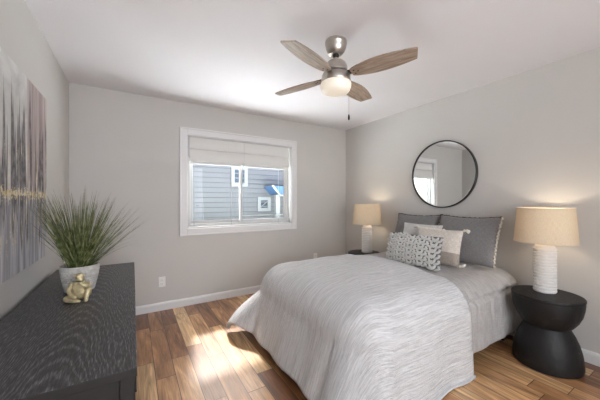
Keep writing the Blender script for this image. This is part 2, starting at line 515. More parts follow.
# ------------------------------------------------------------------ room shell
XL, XR, YB, YF, ZC = -0.543, 3.05, 3.54, -0.45, 2.44
WX0, WX1, WZ0, WZ1 = 0.56, 2.00, 0.925, 2.055      # window opening
T = 0.14
struct('floor', bmbox(XL - T, XR + T, -2.2, YB + T, -0.10, 0.0), M['floor'])
struct('ceiling', bmbox(XL - T, XR + T, -2.34, YB + T, ZC, ZC + 0.12), M['ceiling'])
struct('wall_left', bmbox(XL - T, XL, -2.34, YB + T, 0, ZC), M['wall'])
struct('wall_right', bmbox(XR, XR + T, -2.34, YB + T, 0, ZC), M['wall'])
bm = bmesh.new()
bx(bm, XL, WX0, YB, YB + T, 0, ZC); bx(bm, WX1, XR, YB, YB + T, 0, ZC)
bx(bm, WX0, WX1, YB, YB + T, 0, WZ0); bx(bm, WX0, WX1, YB, YB + T, WZ1, ZC)
struct('wall_back', bm, M['wall'])
bm = bmesh.new()                                     # wall behind the camera; wide opening added to let the fill lamp in
bx(bm, XL, -0.43, YF - T, YF, 0, ZC); bx(bm, 2.3, XR, YF - T, YF, 0, ZC); bx(bm, -0.43, 2.3, YF - T, YF, 2.36, ZC)
struct('wall_front', bm, M['wall'])
struct('wall_sky_block', bmbox(XL, XR, -2.34, -2.2, 0, ZC), M['wall'])  # unseen wall, added to stop sky leaking in behind the fill lamp

def baseboard(name, x0, x1, y0, y1, nx, ny):
    """profile swept along a wall; nx, ny point into the room"""
    prof = [(0, 0), (0.014, 0), (0.014, 0.070), (0.011, 0.080), (0.007, 0.088), (0.003, 0.092), (0, 0.092)]
    bm = bmesh.new()
    A = [bm.verts.new((x0 + nx * d, y0 + ny * d, z)) for d, z in prof]
    B = [bm.verts.new((x1 + nx * d, y1 + ny * d, z)) for d, z in prof]
    n = len(prof)
    for i in range(n):
        bm.faces.new((A[i], A[(i + 1) % n], B[(i + 1) % n], B[i]))
    bm.faces.new(A[::-1]); bm.faces.new(B)
    struct(name, bm, M['trim'])
baseboard('baseboard_back', XL, XR, YB, YB, 0, -1)
baseboard('baseboard_right', XR, XR, YF, YB, -1, 0)
baseboard('baseboard_left', XL, XL, YF, YB, 1, 0)

# ------------------------------------------------------------------ window
win = bpy.data.objects.new('window_1', None); win['kind'] = 'structure'
win.location = (0, 0, 0); COL.objects.link(win)
def frame_bm(x0, x1, z0, z1, w, y0, y1, wb=None):
    bm = bmesh.new(); wb = w if wb is None else wb
    bx(bm, x0, x0 + w, y0, y1, z0, z1); bx(bm, x1 - w, x1, y0, y1, z0, z1)
    bx(bm, x0 + w, x1 - w, y0, y1, z0, z0 + wb); bx(bm, x0 + w, x1 - w, y0, y1, z1 - w, z1)
    return bm
cw = 0.078
cas = link('casing', frame_bm(WX0 - cw, WX1 + cw, WZ0 - cw, WZ1 + cw, cw, YB - 0.02, YB), M['trim'], win, bevel=0.004)
link('casing_edge', frame_bm(WX0 - cw - 0.008, WX1 + cw + 0.008, WZ0 - cw - 0.008, WZ1 + cw + 0.008, 0.018, YB - 0.028, YB - 0.001), M['trim'], win, bevel=0.004)
link('jamb', frame_bm(WX0, WX1, WZ0, WZ1, 0.014, YB - 0.004, YB + 0.075), M['vinyl'], win)
link('outer_frame', frame_bm(WX0 + 0.013, WX1 - 0.013, WZ0 + 0.013, WZ1 - 0.013, 0.034, YB + 0.060, YB + 0.128), M['vinyl'], win, bevel=0.003)
xm = 1.262
s1 = link('sash', frame_bm(WX0 + 0.045, xm + 0.02, WZ0 + 0.045, WZ1 - 0.045, 0.036, YB + 0.098, YB + 0.122), M['vinyl'], win, bevel=0.003)
link('pane', bmbox(WX0 + 0.08, xm - 0.015, YB + 0.108, YB + 0.112, WZ0 + 0.08, WZ1 - 0.08), M['glass'], s1)
s2 = link('sash', frame_bm(xm - 0.022, WX1 - 0.045, WZ0 + 0.045, WZ1 - 0.045, 0.036, YB + 0.068, YB + 0.094), M['vinyl'], win, bevel=0.003)
link('pane', bmbox(xm + 0.013, WX1 - 0.08, YB + 0.079, YB + 0.083, WZ0 + 0.08, WZ1 - 0.08), M['glass'], s2)
link('glazing_edge', bmbox(WX1 - 0.088, WX1 - 0.080, YB + 0.070, YB + 0.079, WZ0 + 0.08, WZ1 - 0.08), M['outdoor_bronze'], s2)
link('latch', bmbox(xm - 0.012, xm + 0.004, YB + 0.050, YB + 0.068, 1.36, 1.44), M['vinyl'], s2, bevel=0.003)

# roman shades, one over each half
def shade(x0, x1, label, cords):
    t = thing('roman_shade', label, 'window shade', ((x0 + x1) / 2, YB + 0.03, 2.04), group='roman shades in the window')
    hw = (x1 - x0) / 2
    prof = [(0.000, 0.0), (-0.012, 0.0), (-0.014, -0.05), (-0.022, -0.128), (-0.030, -0.140), (-0.022, -0.150),
            (-0.018, -0.158), (-0.024, -0.22), (-0.034, -0.268), (-0.036, -0.285), (-0.028, -0.297), (-0.005, -0.297), (0.0, -0.285)]
    bm = bmesh.new(); nx = 14; rows = []
    for i in range(nx + 1):
        x = -hw + 2 * hw * i / nx
        sag = 0.006 * math.sin(PI * i / nx)
        rows.append([bm.verts.new((x, d, z - (sag if z < -0.2 else 0))) for d, z in prof])
    n = len(prof)
    for A, B in zip(rows, rows[1:]):
        for k in range(n):
            bm.faces.new((A[k], A[(k + 1) % n], B[(k + 1) % n], B[k]))
    bm.faces.new(rows[0][::-1]); bm.faces.new(rows[-1])
    link('cloth', bm, M['shade_cloth'], t, auto=50)
    link('head_rail', bmbox(-hw, hw, -0.010, 0.012, 0.0005, 0.0115), M['dark_metal'], t)
    link('bottom_rail', bmbox(-hw + 0.01, hw - 0.01, -0.020, 0.004, -0.326, -0.304), M['vinyl'], t, bevel=0.003)
    for cx in cords:
        bm = bmesh.new()
        tube(bm, [(cx - (x0 + x1) / 2, -0.004, -0.32), (cx - (x0 + x1) / 2, -0.004, -1.094)], 0.0030, 6)
        link('cord', bm, M['cord'], t)
    return t
shade(0.592, 1.279, 'white folded fabric shade over the left half of the window', (0.645, 1.11))
shade(1.282, 1.968, 'white folded fabric shade over the right half of the window', (1.80,))
bm = bmesh.new()
bx(bm, WX0 + 0.02, WX0 + 0.034, YB + 0.012, YB + 0.05, 1.80, 2.03)
link('bracket', bm, M['vinyl'], win)
link('screen_bar', bmbox(WX0 + 0.05, xm - 0.02, YB + 0.090, YB + 0.096, 0.995, 1.012), M['vinyl'], win)
link('screen_bar', bmbox(xm + 0.02, WX1 - 0.09, YB + 0.096, YB + 0.100, 1.045, 1.060), M['vinyl'], win)

# ------------------------------------------------------------------ outside
g_ = tag(link('ground', bmbox(-20, 25, YB + T + 0.01, 40, -0.6, 0.40), M['ground']), 'ground outside the window', 'ground')
g_['kind'] = 'structure'
struct('trim_bounce_slab', bmbox(-6, 9, YB + T + 0.02, 5.8, 0.401, 0.44), M['bounce_slab'])  # unseen bright slab, added to bounce sunlight up to the ceiling
struct('trim_sun_blocker', bmbox(-3, 6, YB + T, YB + T + 0.62, ZC + 0.12, ZC + 0.30), M['trim'])  # unseen overhang, added to keep the steep sun out of the window
HY = 8.0
house = thing('neighbor_house', 'pale blue-grey clapboard house seen through the window', 'house', (3.0, HY, -0.5))
bm = bmesh.new()
z = 0.0; pit = 0.142; prev = None
while z < 3.25:                                        # lap siding: each board leans out at its foot
    A = [bm.verts.new((-7, -0.042, z)), bm.verts.new((8, -0.042, z))]
    B = [bm.verts.new((-7, 0.0, z + pit)), bm.verts.new((8, 0.0, z + pit))]
    bm.faces.new((A[0], A[1], B[1], B[0]))
    if prev: bm.faces.new((prev[0], prev[1], A[1], A[0]))
    prev = B; z += pit
bx(bm, -7, 8, 0.0, 6.0, 0.0, 3.25)
link('siding_wall', bm, M['siding'], house)
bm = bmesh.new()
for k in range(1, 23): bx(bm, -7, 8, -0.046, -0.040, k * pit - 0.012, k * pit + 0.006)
link('lap_shadow_strips', bm, M['lap_shadow'], house)  # dark strips painted in as the shadow line of each lap
bm = bmesh.new()
P = [(-7.3, -0.2, 3.2), (8.3, -0.2, 3.2), (8.3, 3.0, 4.3), (-7.3, 3.0, 4.3), (8.3, 6.3, 3.2), (-7.3, 6.3, 3.2)]
V = [bm.verts.new(p) for p in P]
for f in ((0, 1, 2, 3), (3, 2, 4, 5), (0, 3, 5), (1, 4, 2), (0, 5, 4, 1)): bm.faces.new([V[i] for i in f])
link('roof', bm, M['roofing'], house)
def hwin(x, z, w, h):
    f = link('window', frame_bm(x - w / 2 - 3.0, x + w / 2 - 3.0, z - h / 2 + 0.5, z + h / 2 + 0.5, 0.10, -0.07, 0.0), M['ext_trim'], house)
    link('pane', bmbox(x - w / 2 - 2.91, x + w / 2 - 3.09, -0.035, -0.031, z - h / 2 + 0.59, z + h / 2 + 0.41), M['dark_glass'], f)
    return f
hwin(2.72, 1.975, 0.50, 0.60)
f = hwin(3.52, 1.14, 0.44, 0.44)
bm = bmesh.new(); tube(bm, [(0.42, -0.045, 1.56), (0.62, -0.045, 1.72)], 0.012, 6); link('muntin', bm, M['ext_trim'], f)
link('vent', bmbox(-1.50, -1.44, -0.05, 0.0, 1.60, 1.63), M['dark_glass'], house)
# little porch on the far end: post, sloping white rake, blue roof
bm = bmesh.new()
A = [bm.verts.new((x, y, z)) for y in (-0.70, -0.03) for x, z in ((0.51, 2.18), (1.30, 2.18), (1.30, 1.93), (0.74, 1.93))]
for f in ((0, 1, 2, 3), (7, 6, 5, 4), (0, 4, 5, 1), (1, 5, 6, 2), (2, 6, 7, 3), (3, 7, 4, 0)): bm.faces.new([A[i] for i in f])
link('porch_roof', bm, M['blue'], house)
bm = bmesh.new(); tube(bm, [(0.49, -0.72, 2.19), (0.73, -0.72, 1.91)], 0.035, 6); tube(bm, [(0.73, -0.72, 1.91), (1.30, -0.72, 1.91)], 0.035, 6)
link('rake_board', bm, M['ext_trim'], house)
link('post', bmbox(0.66, 0.78, -0.62, -0.50, 0.9, 1.93), M['ext_trim'], house)

# ------------------------------------------------------------------ ceiling fan
fan = thing('ceiling_fan', 'brushed nickel four-blade ceiling fan with a lit glass globe', 'ceiling fan', (1.281, 1.596, ZC))
bm = bmesh.new()
lathe(bm, [(0, 0), (0.078, 0), (0.080, -0.006), (0.080, -0.022), (0.077, -0.026), (0.075, -0.048), (0.067, -0.074), (0.052, -0.094), (0.036, -0.103), (0.030, -0.103), (0.026, -0.096), (0, -0.096)], 48)
link('canopy', bm, M['nickel'], fan, auto=35)
bm = bmesh.new(); lathe(bm, [(0, -0.09), (0.018, -0.092), (0.024, -0.106), (0.018, -0.120), (0, -0.124)], 24); link('ball_joint', bm, M['dark_metal'], fan, smooth=True)
bm = bmesh.new(); lathe(bm, [(0, -0.112), (0.0125, -0.112), (0.0125, -0.165), (0, -0.165)], 20); link('downrod', bm, M['nickel'], fan, auto=35)
bm = bmesh.new()
lathe(bm, [(0, -0.138), (0.022, -0.138), (0.034, -0.142), (0.054, -0.150), (0.070, -0.164), (0.083, -0.188), (0.089, -0.216), (0.091, -0.226), (0.087, -0.232), (0.062, -0.236), (0, -0.236)], 48)
link('motor_housing', bm, M['nickel'], fan, auto=35)
bm = bmesh.new(); lathe(bm, [(0, -0.236), (0.080, -0.236), (0.080, -0.246), (0, -0.246)], 40); link('flywheel', bm, M['dark_metal'], fan, auto=35)
bm = bmesh.new()
lathe(bm, [(0, -0.244), (0.090, -0.244), (0.100, -0.248), (0.106, -0.256), (0.108, -0.300), (0.106, -0.306), (0.100, -0.308), (0, -0.308)], 48)
link('light_fitter', bm, M['nickel'], fan, auto=35)
bm = bmesh.new()
lathe(bm, [(0, -0.307), (0.104, -0.307), (0.110, -0.311), (0.112, -0.326), (0.109, -0.344), (0.102, -0.363), (0.090, -0.377), (0.070, -0.385), (0.040, -0.389), (0, -0.390)], 48)
link('globe', bm, M['globe'], fan, smooth=True)
def blade_bm():
    bm = bmesh.new()
    L0, L1, th = 0.125, 0.575, 0.004
    N_ = 22; top = []; bot = []
    out = []
    for i in range(N_ + 1):
        s = i / N_
        w = 0.036 + 0.036 * math.sin(PI * s ** 0.85) ** 0.9 + 0.012 * s
        out.append((L0 + (L1 - L0) * s, w))
    ring = [(x, -w) for x, w in out] + [(L1 + 0.006, -out[-1][1] + 0.008), (L1 - 0.016, out[-1][1] - 0.004)] + [(x, w) for x, w in reversed(out[:-1])]
    T_ = [bm.verts.new((x, y, th)) for x, y in ring]; B_ = [bm.verts.new((x, y, -th)) for x, y in ring]
    bm.faces.new(T_); bm.faces.new(B_[::-1])
    n = len(ring)
    for i in range(n): bm.faces.new((T_[i], B_[i], B_[(i + 1) % n], T_[(i + 1) % n]))
    return bm
for k in range(4):
    rot = Matrix.Rotation(math.radians(22.2 + 90 * k), 4, 'Z') @ Matrix.Rotation(math.radians(-11), 4, 'X')
    b = link('blade', blade_bm(), M['blade'], fan, loc=(0, 0, -0.262), rot=rot.to_euler(), bevel=0.0015)
    bm = bmesh.new()
    bx(bm, 0.070, 0.150, -0.022, 0.022, 0.005, 0.010); bx(bm, 0.135, 0.185, -0.030, 0.030, 0.0045, 0.009)
    for sx, sy in ((0.15, 0.018), (0.15, -0.018), (0.176, 0.0)):
        lathe(bm, [(0, -0.0075), (0.005, -0.0065), (0.006, -0.004), (0, -0.004)], 10, sx, sy)
    link('blade_bracket', bm, M['dark_metal'], b, bevel=0.001)
bm = bmesh.new(); tube(bm, [(0.070, -0.035, -0.306), (0.086, -0.043, -0.33), (0.087, -0.043, -0.54)], 0.0014, 6)
ch = link('pull_chain', bm, M['nickel'], fan)
bm = bmesh.new(); lathe(bm, [(0, -0.535), (0.004, -0.537), (0.007, -0.553), (0.0075, -0.568), (0.004, -0.578), (0, -0.579)], 14, 0.087, -0.043)
link('pull_knob', bm, M['dark_metal'], ch, smooth=True)

# ------------------------------------------------------------------ mirror
mir = thing('round_mirror', 'round wall mirror in a thin black frame above the bed', 'mirror', (XR, 1.855, 1.565))
bm = bmesh.new(); R = 0.385
prof = [(R - 0.013, 0.004), (R - 0.013, 0.030), (R - 0.011, 0.033), (R - 0.003, 0.033), (R, 0.030), (R, 0.001), (R - 0.013, 0.001)]
rings = []
for i in range(96):
    a = 2 * PI * i / 96
    rings.append([bm.verts.new((-d, r * math.cos(a), r * math.sin(a))) for r, d in prof])
for i in range(96):
    A, B = rings[i], rings[(i + 1) % 96]
    for k in range(len(prof) - 1): bm.faces.new((A[k], A[k + 1], B[k + 1], B[k]))
link('frame', bm, M['black_frame'], mir, auto=35)
bm = bmesh.new()
F = [bm.verts.new((-0.020, (R - 0.0125) * math.cos(2 * PI * i / 96), (R - 0.0125) * math.sin(2 * PI * i / 96))) for i in range(96)]
K = [bm.verts.new((-0.004, v.co.y, v.co.z)) for v in F]
bm.faces.new(F); bm.faces.new(K[::-1])
for i in range(96): bm.faces.new((F[i], K[i], K[(i + 1) % 96], F[(i + 1) % 96]))
link('mirror_glass', bm, M['silver'], mir)

# ------------------------------------------------------------------ painting
cv = thing('canvas_painting', 'large abstract canvas in grey, mauve and gold on the left wall', 'painting', (XL, 0, 0))
bm = bmesh.new(); bx(bm, 0.004, 0.036, PAINT[0], PAINT[1], PAINT[2], PAINT[3])
link('canvas', bm, M['painting'], cv, bevel=0.003)
link('stretcher_bar', frame_bm(0, 0, 0, 0, 0, 0, 0) if False else bmbox(0.0005, 0.004, PAINT[0] + 0.02, PAINT[1] - 0.02, PAINT[2] + 0.02, PAINT[3] - 0.02), M['canvas_edge'], cv)

# ------------------------------------------------------------------ outlets
def outlet(x, z, label):
    t = thing('wall_outlet', label, 'outlet', (x, YB, z), group='outlets on the window wall')
    link('cover_plate', bmbox(-0.036, 0.036, -0.006, 0, -0.058, 0.058), M['plastic'], t, bevel=0.003)
    for dz in (-0.021, 0.021):
        s = link('socket', bmbox(-0.016, 0.016, -0.0085, -0.005, dz - 0.013, dz + 0.013), M['plastic'], t, bevel=0.003)
        bm = bmesh.new()
        bx(bm, -0.008, -0.006, -0.0090, -0.008, dz - 0.003, dz + 0.006); bx(bm, 0.005, 0.0075, -0.0090, -0.008, dz - 0.003, dz + 0.006)
        lathe(bm, [(0, 0), (0.0025, 0), (0.0025, 0.001), (0, 0.001)], 10)
        for v in bm.verts[-22:] if False else []: pass
        link('slots', bm, M['slot'], s)
    return t
outlet(0.288, 0.325, 'white wall outlet below the left end of the window')
outlet(2.43, 0.385, 'white wall outlet just showing above the far edge of the bed')

# ------------------------------------------------------------------ dresser
DX0, DX1, DY0, DY1, DZ = -0.510, 0.012, 1.045, 2.83, 0.723
dr = thing('dresser', 'long black oak-grained dresser under the painting', 'dresser', (0, 0, 0))
bm = bmbox(DX0, DX1, DY0, DY1, DZ - 0.030, DZ)
bm.faces.ensure_lookup_table()
for k, f in enumerate(bm.faces): f.material_index = 0 if k == 1 else 1
link('top', bm, [M['blackwood'], M['shaded_wood']], dr, bevel=0.002)
for x in (DX0 + 0.006, DX1 - 0.048):
    for y in (DY0 + 0.012, DY1 - 0.054):
        link('leg', bmbox(x, x + 0.042, y, y + 0.042, 0, DZ - 0.031), M['shaded_wood'], dr, bevel=0.003)
for y in (DY0 + 0.024, DY1 - 0.044):
    link('end_panel', bmbox(DX0 + 0.049, DX1 - 0.049, y, y + 0.02, 0.10, DZ - 0.031), M['shaded_wood'], dr)
link('back_panel', bmbox(DX0 + 0.010, DX0 + 0.022, DY0 + 0.055, DY1 - 0.055, 0.10, DZ - 0.031), M['shaded_wood'], dr)
bm = bmesh.new()
for z in (0.09, 0.285, 0.478, 0.672): bx(bm, DX1 - 0.050, DX1 - 0.020, DY0 + 0.055, DY1 - 0.055, z, z + 0.019)
link('face_rails', bm, M['shaded_wood'], dr)
dw = (DY1 - DY0 - 0.11) / 2
for i in range(2):
    for z in (0.112, 0.307, 0.500):
        y0 = DY0 + 0.055 + i * dw + 0.003
        d = link('drawer', bmbox(DX1 - 0.045, DX1 - 0.010, y0, y0 + dw - 0.006, z, z + 0.168), M['shaded_wood'], dr, bevel=0.002)
        link('pull', bmbox(DX1 - 0.010, DX1 + 0.004, y0 + dw / 2 - 0.06, y0 + dw / 2 + 0.06, z + 0.085, z + 0.095), M['dark_metal'], d, bevel=0.002)

# ------------------------------------------------------------------ potted grass
PX, PY = -0.274, 2.125
pg = thing('potted_grass', 'spiky green grass plant in a whitewashed clay pot on the dresser', 'potted plant', (PX, PY, DZ))
def potfn(a, z, r):
    if z < 0.03 or z > 0.128: return 0
    row = math.floor((z - 0.03) / 0.0125)
    fz = (z - 0.03) / 0.0125 - row
    c = a / (2 * PI) * 30 + (0.5 if row % 2 else 0)
    fc = c - math.floor(c)
    return -0.0060 if (0.25 < fz < 0.85 and 0.15 < fc < 0.85) else 0.0
prof = [(0, 0), (0.064, 0), (0.073, 0.004)]
for i in range(1, 52):
    s = i / 51
    prof.append((0.073 + 0.024 * math.sin(s * PI / 2) ** 1.1, 0.004 + 0.146 * s))
prof += [(0.097, 0.153), (0.094, 0.156), (0.088, 0.154), (0.084, 0.145), (0.083, 0.130)]
bm = bmesh.new(); lathe(bm, prof, 150, fn=potfn)
link('pot', bm, M['pot'], pg, smooth=True)
bm = bmesh.new(); lathe(bm, [(0.084, 0.134), (0.05, 0.142), (0, 0.145)], 32); link('moss', bm, M['soil'], pg, smooth=True)
bm = bmesh.new()
rg = random.Random(11)
def gblade(ang, lean, Ln, w, droop, r0):
    if math.cos(ang) < 0:
        room = (0.185 - r0) / max(0.02, -math.cos(ang))           # the wall is close on that side
        lean = min(lean, math.asin(min(1, room / (Ln * 1.12)))); droop = min(droop, 0.15)
    d = Vector((math.cos(ang), math.sin(ang), 0)); s = Vector((-d.y, d.x, 0))
    p = d * r0 + Vector((0, 0, 0.14)); th = lean; prev = None; n = 7
    tw = rg.uniform(-0.8, 0.8)
    for i in range(n + 1):
        f = i / n
        ww = w * (1 - f ** 1.6) + 0.0004
        sd = (s * math.cos(tw) + Vector((0, 0, 1)).cross(s) * math.sin(tw)) * ww
        cur = [bm.verts.new(p - sd), bm.verts.new(p + sd)]
        if prev: bm.faces.new((prev[0], prev[1], cur[1], cur[0]))
        prev = cur
        p = p + (d * math.sin(th) + Vector((0, 0, 1)) * math.cos(th)) * (Ln / n)
        th += droop / n * (0.4 + 1.2 * f)
for i in range(430):
    q = rg.random() ** 0.75
    ln = rg.uniform(0.36, 0.50) * (1.0 - 0.05 * q)
    gblade(rg.uniform(0, 2 * PI), 0.02 + q * 0.85 + rg.uniform(-0.06, 0.06), ln, rg.uniform(0.0016, 0.0031), rg.uniform(0.0, 0.28), rg.uniform(0.0, 0.066) * (0.3 + 0.7 * q))
for i in range(26):                                    # a few long stray blades that droop
    gblade(rg.uniform(0, 2 * PI), rg.uniform(0.7, 1.0), rg.uniform(0.30, 0.42), 0.0010, rg.uniform(0.6, 1.1), 0.05)
link('grass_blades', bm, M['grass'], pg)

# ------------------------------------------------------------------ gold figurine
fg = thing('gold_figurine', 'small gold statuette of a crouched sitting figure in front of the pot', 'figurine', (-0.245, 1.915, DZ), (0, 0, math.radians(-14)))
fg.scale = (1.1, 1.1, 1.1)
# local frame: figure faces -Y
verts = [((0, 0.012, 0.022), 0.026), ((0, 0.014, 0.048), 0.026), ((0, 0.004, 0.074), 0.025), ((0, -0.008, 0.092), 0.014), ((0.002, -0.014, 0.108), 0.016), ((0.002, -0.018, 0.122), 0.019), ((0.002, -0.016, 0.138), 0.012)]
ed = [(0, 1), (1, 2), (2, 3), (3, 4), (4, 5), (5, 6)]
def chain(root, pts):
    last = root
    for p, r in pts:
        verts.append((p, r)); ed.append((last, len(verts) - 1)); last = len(verts) - 1
chain(0, [((-0.034, -0.004, 0.018), 0.017), ((-0.052, -0.030, 0.016), 0.014), ((-0.026, -0.046, 0.013), 0.011), ((0.006, -0.052, 0.010), 0.009), ((0.022, -0.056, 0.009), 0.007)])
chain(0, [((0.032, -0.002, 0.026), 0.017), ((0.044, -0.026, 0.058), 0.014), ((0.040, -0.034, 0.034), 0.011), ((0.038, -0.040, 0.012), 0.010), ((0.044, -0.060, 0.008), 0.008)])
chain(2, [((-0.036, -0.002, 0.080), 0.013), ((-0.042, -0.022, 0.054), 0.010), ((-0.022, -0.044, 0.036), 0.009), ((0.004, -0.056, 0.024), 0.008)])
chain(2, [((0.034, -0.002, 0.080), 0.013), ((0.046, -0.024, 0.070), 0.010), ((0.026, -0.040, 0.082), 0.009), ((0.010, -0.036, 0.098), 0.008)])
me = bpy.data.meshes.new('figure_body')
me.from_pydata([v for v, r in verts], ed, [])
fb = bpy.data.objects.new('figure_body', me); COL.objects.link(fb); fb.parent = fg
sk = fb.modifiers.new('skin', 'SKIN'); sk.use_smooth_shade = True
for i, (v, r) in enumerate(verts):
    me.skin_vertices[0].data[i].radius = (r, r)
me.skin_vertices[0].data[0].use_root = True
ss = fb.modifiers.new('subsurf', 'SUBSURF'); ss.levels = 2; ss.render_levels = 2
me.materials.append(M['gold'])
bm = bmesh.new()
blob(bm, (0.002, -0.037, 0.124), (0.004, 0.006, 0.006)); blob(bm, (-0.017, -0.016, 0.124), (0.004, 0.005, 0.008)); blob(bm, (0.021, -0.016, 0.124), (0.004, 0.005, 0.008))
blob(bm, (0.002, -0.032, 0.113), (0.007, 0.005, 0.003)); blob(bm, (-0.006, -0.034, 0.129), (0.003, 0.002, 0.002)); blob(bm, (0.010, -0.034, 0.129), (0.003, 0.002, 0.002))
link('face', bm, M['gold'], fg, smooth=True)

# ------------------------------------------------------------------ nightstands
def nightstand(loc, label):
    t = thing('nightstand', label, 'nightstand', loc, group='hourglass nightstands')
    bm = bmesh.new()
    prof = [(0, 0), (0.200, 0), (0.208, 0.006), (0.212, 0.030), (0.210, 0.075), (0.202, 0.130), (0.187, 0.190), (0.166, 0.245), (0.145, 0.285), (0.134, 0.306), (0, 0.306)]
    lathe(bm, prof, 72); link('base', bm, M['stand'], t, auto=40)
    bm = bmesh.new()
    prof = [(0, 0.304), (0.130, 0.304), (0.142, 0.307), (0.156, 0.322), (0.184, 0.365), (0.203, 0.412), (0.213, 0.460), (0.217, 0.500), (0.216, 0.518), (0, 0.518)]
    lathe(bm, prof, 72); link('bowl', bm, M['stand'], t, auto=40)
    bm = bmesh.new()
    lathe(bm, [(0, 0.517), (0.216, 0.517), (0.220, 0.522), (0.220, 0.534), (0.216, 0.539), (0, 0.539)], 72); link('top', bm, M['stand'], t, auto=40)
    return t
NZ = 0.539
ns1 = nightstand((2.76, 0.835, 0), 'black hourglass nightstand on the near side of the bed')
ns2 = dup(ns1, (2.77, 2.83, 0), label='black hourglass nightstand mostly hidden behind the far side of the bed')

# ------------------------------------------------------------------ lamps
def lamp(loc, label):
    t = thing('table_lamp', label, 'table lamp', loc, group='white ceramic table lamps')
    bm = bmesh.new()
    prof = [(0, 0), (0.066, 0), (0.070, 0.004)]
    nr = 15
    for i in range(nr):
        z0 = 0.006 + i * 0.0232
        prof += [(0.071, z0), (0.0735, z0 + 0.005), (0.0735, z0 + 0.016), (0.071, z0 + 0.0185), (0.0650, z0 + 0.0206)]
    prof += [(0.066, 0.356), (0.060, 0.368), (0.050, 0.374), (0, 0.376)]
    lathe(bm, prof, 64); link('lamp_base', bm, M['ceramic'], t, auto=50)
    bm = bmesh.new(); lathe(bm, [(0, 0.370), (0.022, 0.372), (0.022, 0.384), (0.012, 0.388), (0.012, 0.43), (0.018, 0.432), (0.018, 0.47), (0, 0.47)], 24)
    link('neck', bm, M['nickel'], t, auto=40)
    bm = bmesh.new(); lathe(bm, [(0, 0.468), (0.014, 0.472), (0.028, 0.500), (0.030, 0.518), (0.022, 0.540), (0, 0.550)], 24)
    link('bulb', bm, M['bulb'], t, smooth=True)
    bm = bmesh.new()
    r0, r1, z0, z1 = 0.198, 0.178, 0.396, 0.660
    n = 12
    outp = [(r0 + (r1 - r0) * i / n, z0 + (z1 - z0) * i / n) for i in range(n + 1)]
    lathe(bm, outp, 72)
    sh = link('lamp_shade', bm, M['lampshade'], t, smooth=True)
    bm = bmesh.new()
    for rr, zz in ((r0, z0), (r1, z1)):
        bm = bmesh.new()
        lathe(bm, [(rr - 0.0015, zz - 0.001), (rr + 0.0018, zz - 0.001), (rr + 0.0018, zz + 0.008), (rr - 0.0015, zz + 0.008), (rr - 0.0015, zz - 0.001)], 72)
        link('shade_rim', bm, M['lampshade'], sh, auto=40)
    bm = bmesh.new()
    for k in range(3):
        a = 2 * PI * k / 3 + 0.4
        tube(bm, [(0.012 * math.cos(a), 0.012 * math.sin(a), 0.452), (0.06 * math.cos(a), 0.06 * math.sin(a), 0.60), (0.177 * math.cos(a), 0.177 * math.sin(a), 0.650)], 0.002, 6)
    link('spider', bm, M['nickel'], t)
    ld = bpy.data.lights.new('bulb_light', 'POINT'); ld.energy = 2.6; ld.color = (1.0, 0.84, 0.64); ld.shadow_soft_size = 0.035
    lo = bpy.data.objects.new('bulb_light', ld); COL.objects.link(lo); lo.parent = t; lo.location = (0.03, 0, 0.575)
    return t
lp1 = lamp((2.815, 0.862, NZ), 'white carved ceramic table lamp with linen shade on the near nightstand')
lp2 = dup(lp1, (2.80, 2.80, NZ), label='white carved ceramic table lamp with linen shade in the far corner by the window wall')

# ------------------------------------------------------------------ bed
BX0, BX1, BY0, BY1 = 0.94, 3.00, 1.065, 2.605
bed = thing('bed', 'queen bed with its mattress under the pale quilt', 'bed', (0, 0, 0))
link('bed_frame', bmbox(BX0 + 0.15, BX1 - 0.02, BY0 + 0.07, BY1 - 0.10, 0.13, 0.24), M['bedwood'], bed, bevel=0.006)
for x in (BX0 + 0.20, BX1 - 0.14):
    for y in (BY0 + 0.10, BY1 - 0.15):
        link('leg', bmbox(x, x + 0.05, y, y + 0.05, 0, 0.13), M['bedwood'], bed)
link('box_spring', bmbox(BX0 + 0.16, BX1 - 0.01, BY0 + 0.065, BY1 - 0.10, 0.241, 0.36), M['mattress'], bed, bevel=0.03, bseg=3)
link('mattress', bmbox(BX0 + 0.17, BX1 - 0.01, BY0 + 0.07, BY1 - 0.12, 0.361, 0.565), M['mattress'], bed, bevel=0.09, bseg=4)

def sstep(a, b, x):
    t = max(0.0, min(1.0, (x - a) / (b - a))); return t * t * (3 - 2 * t)

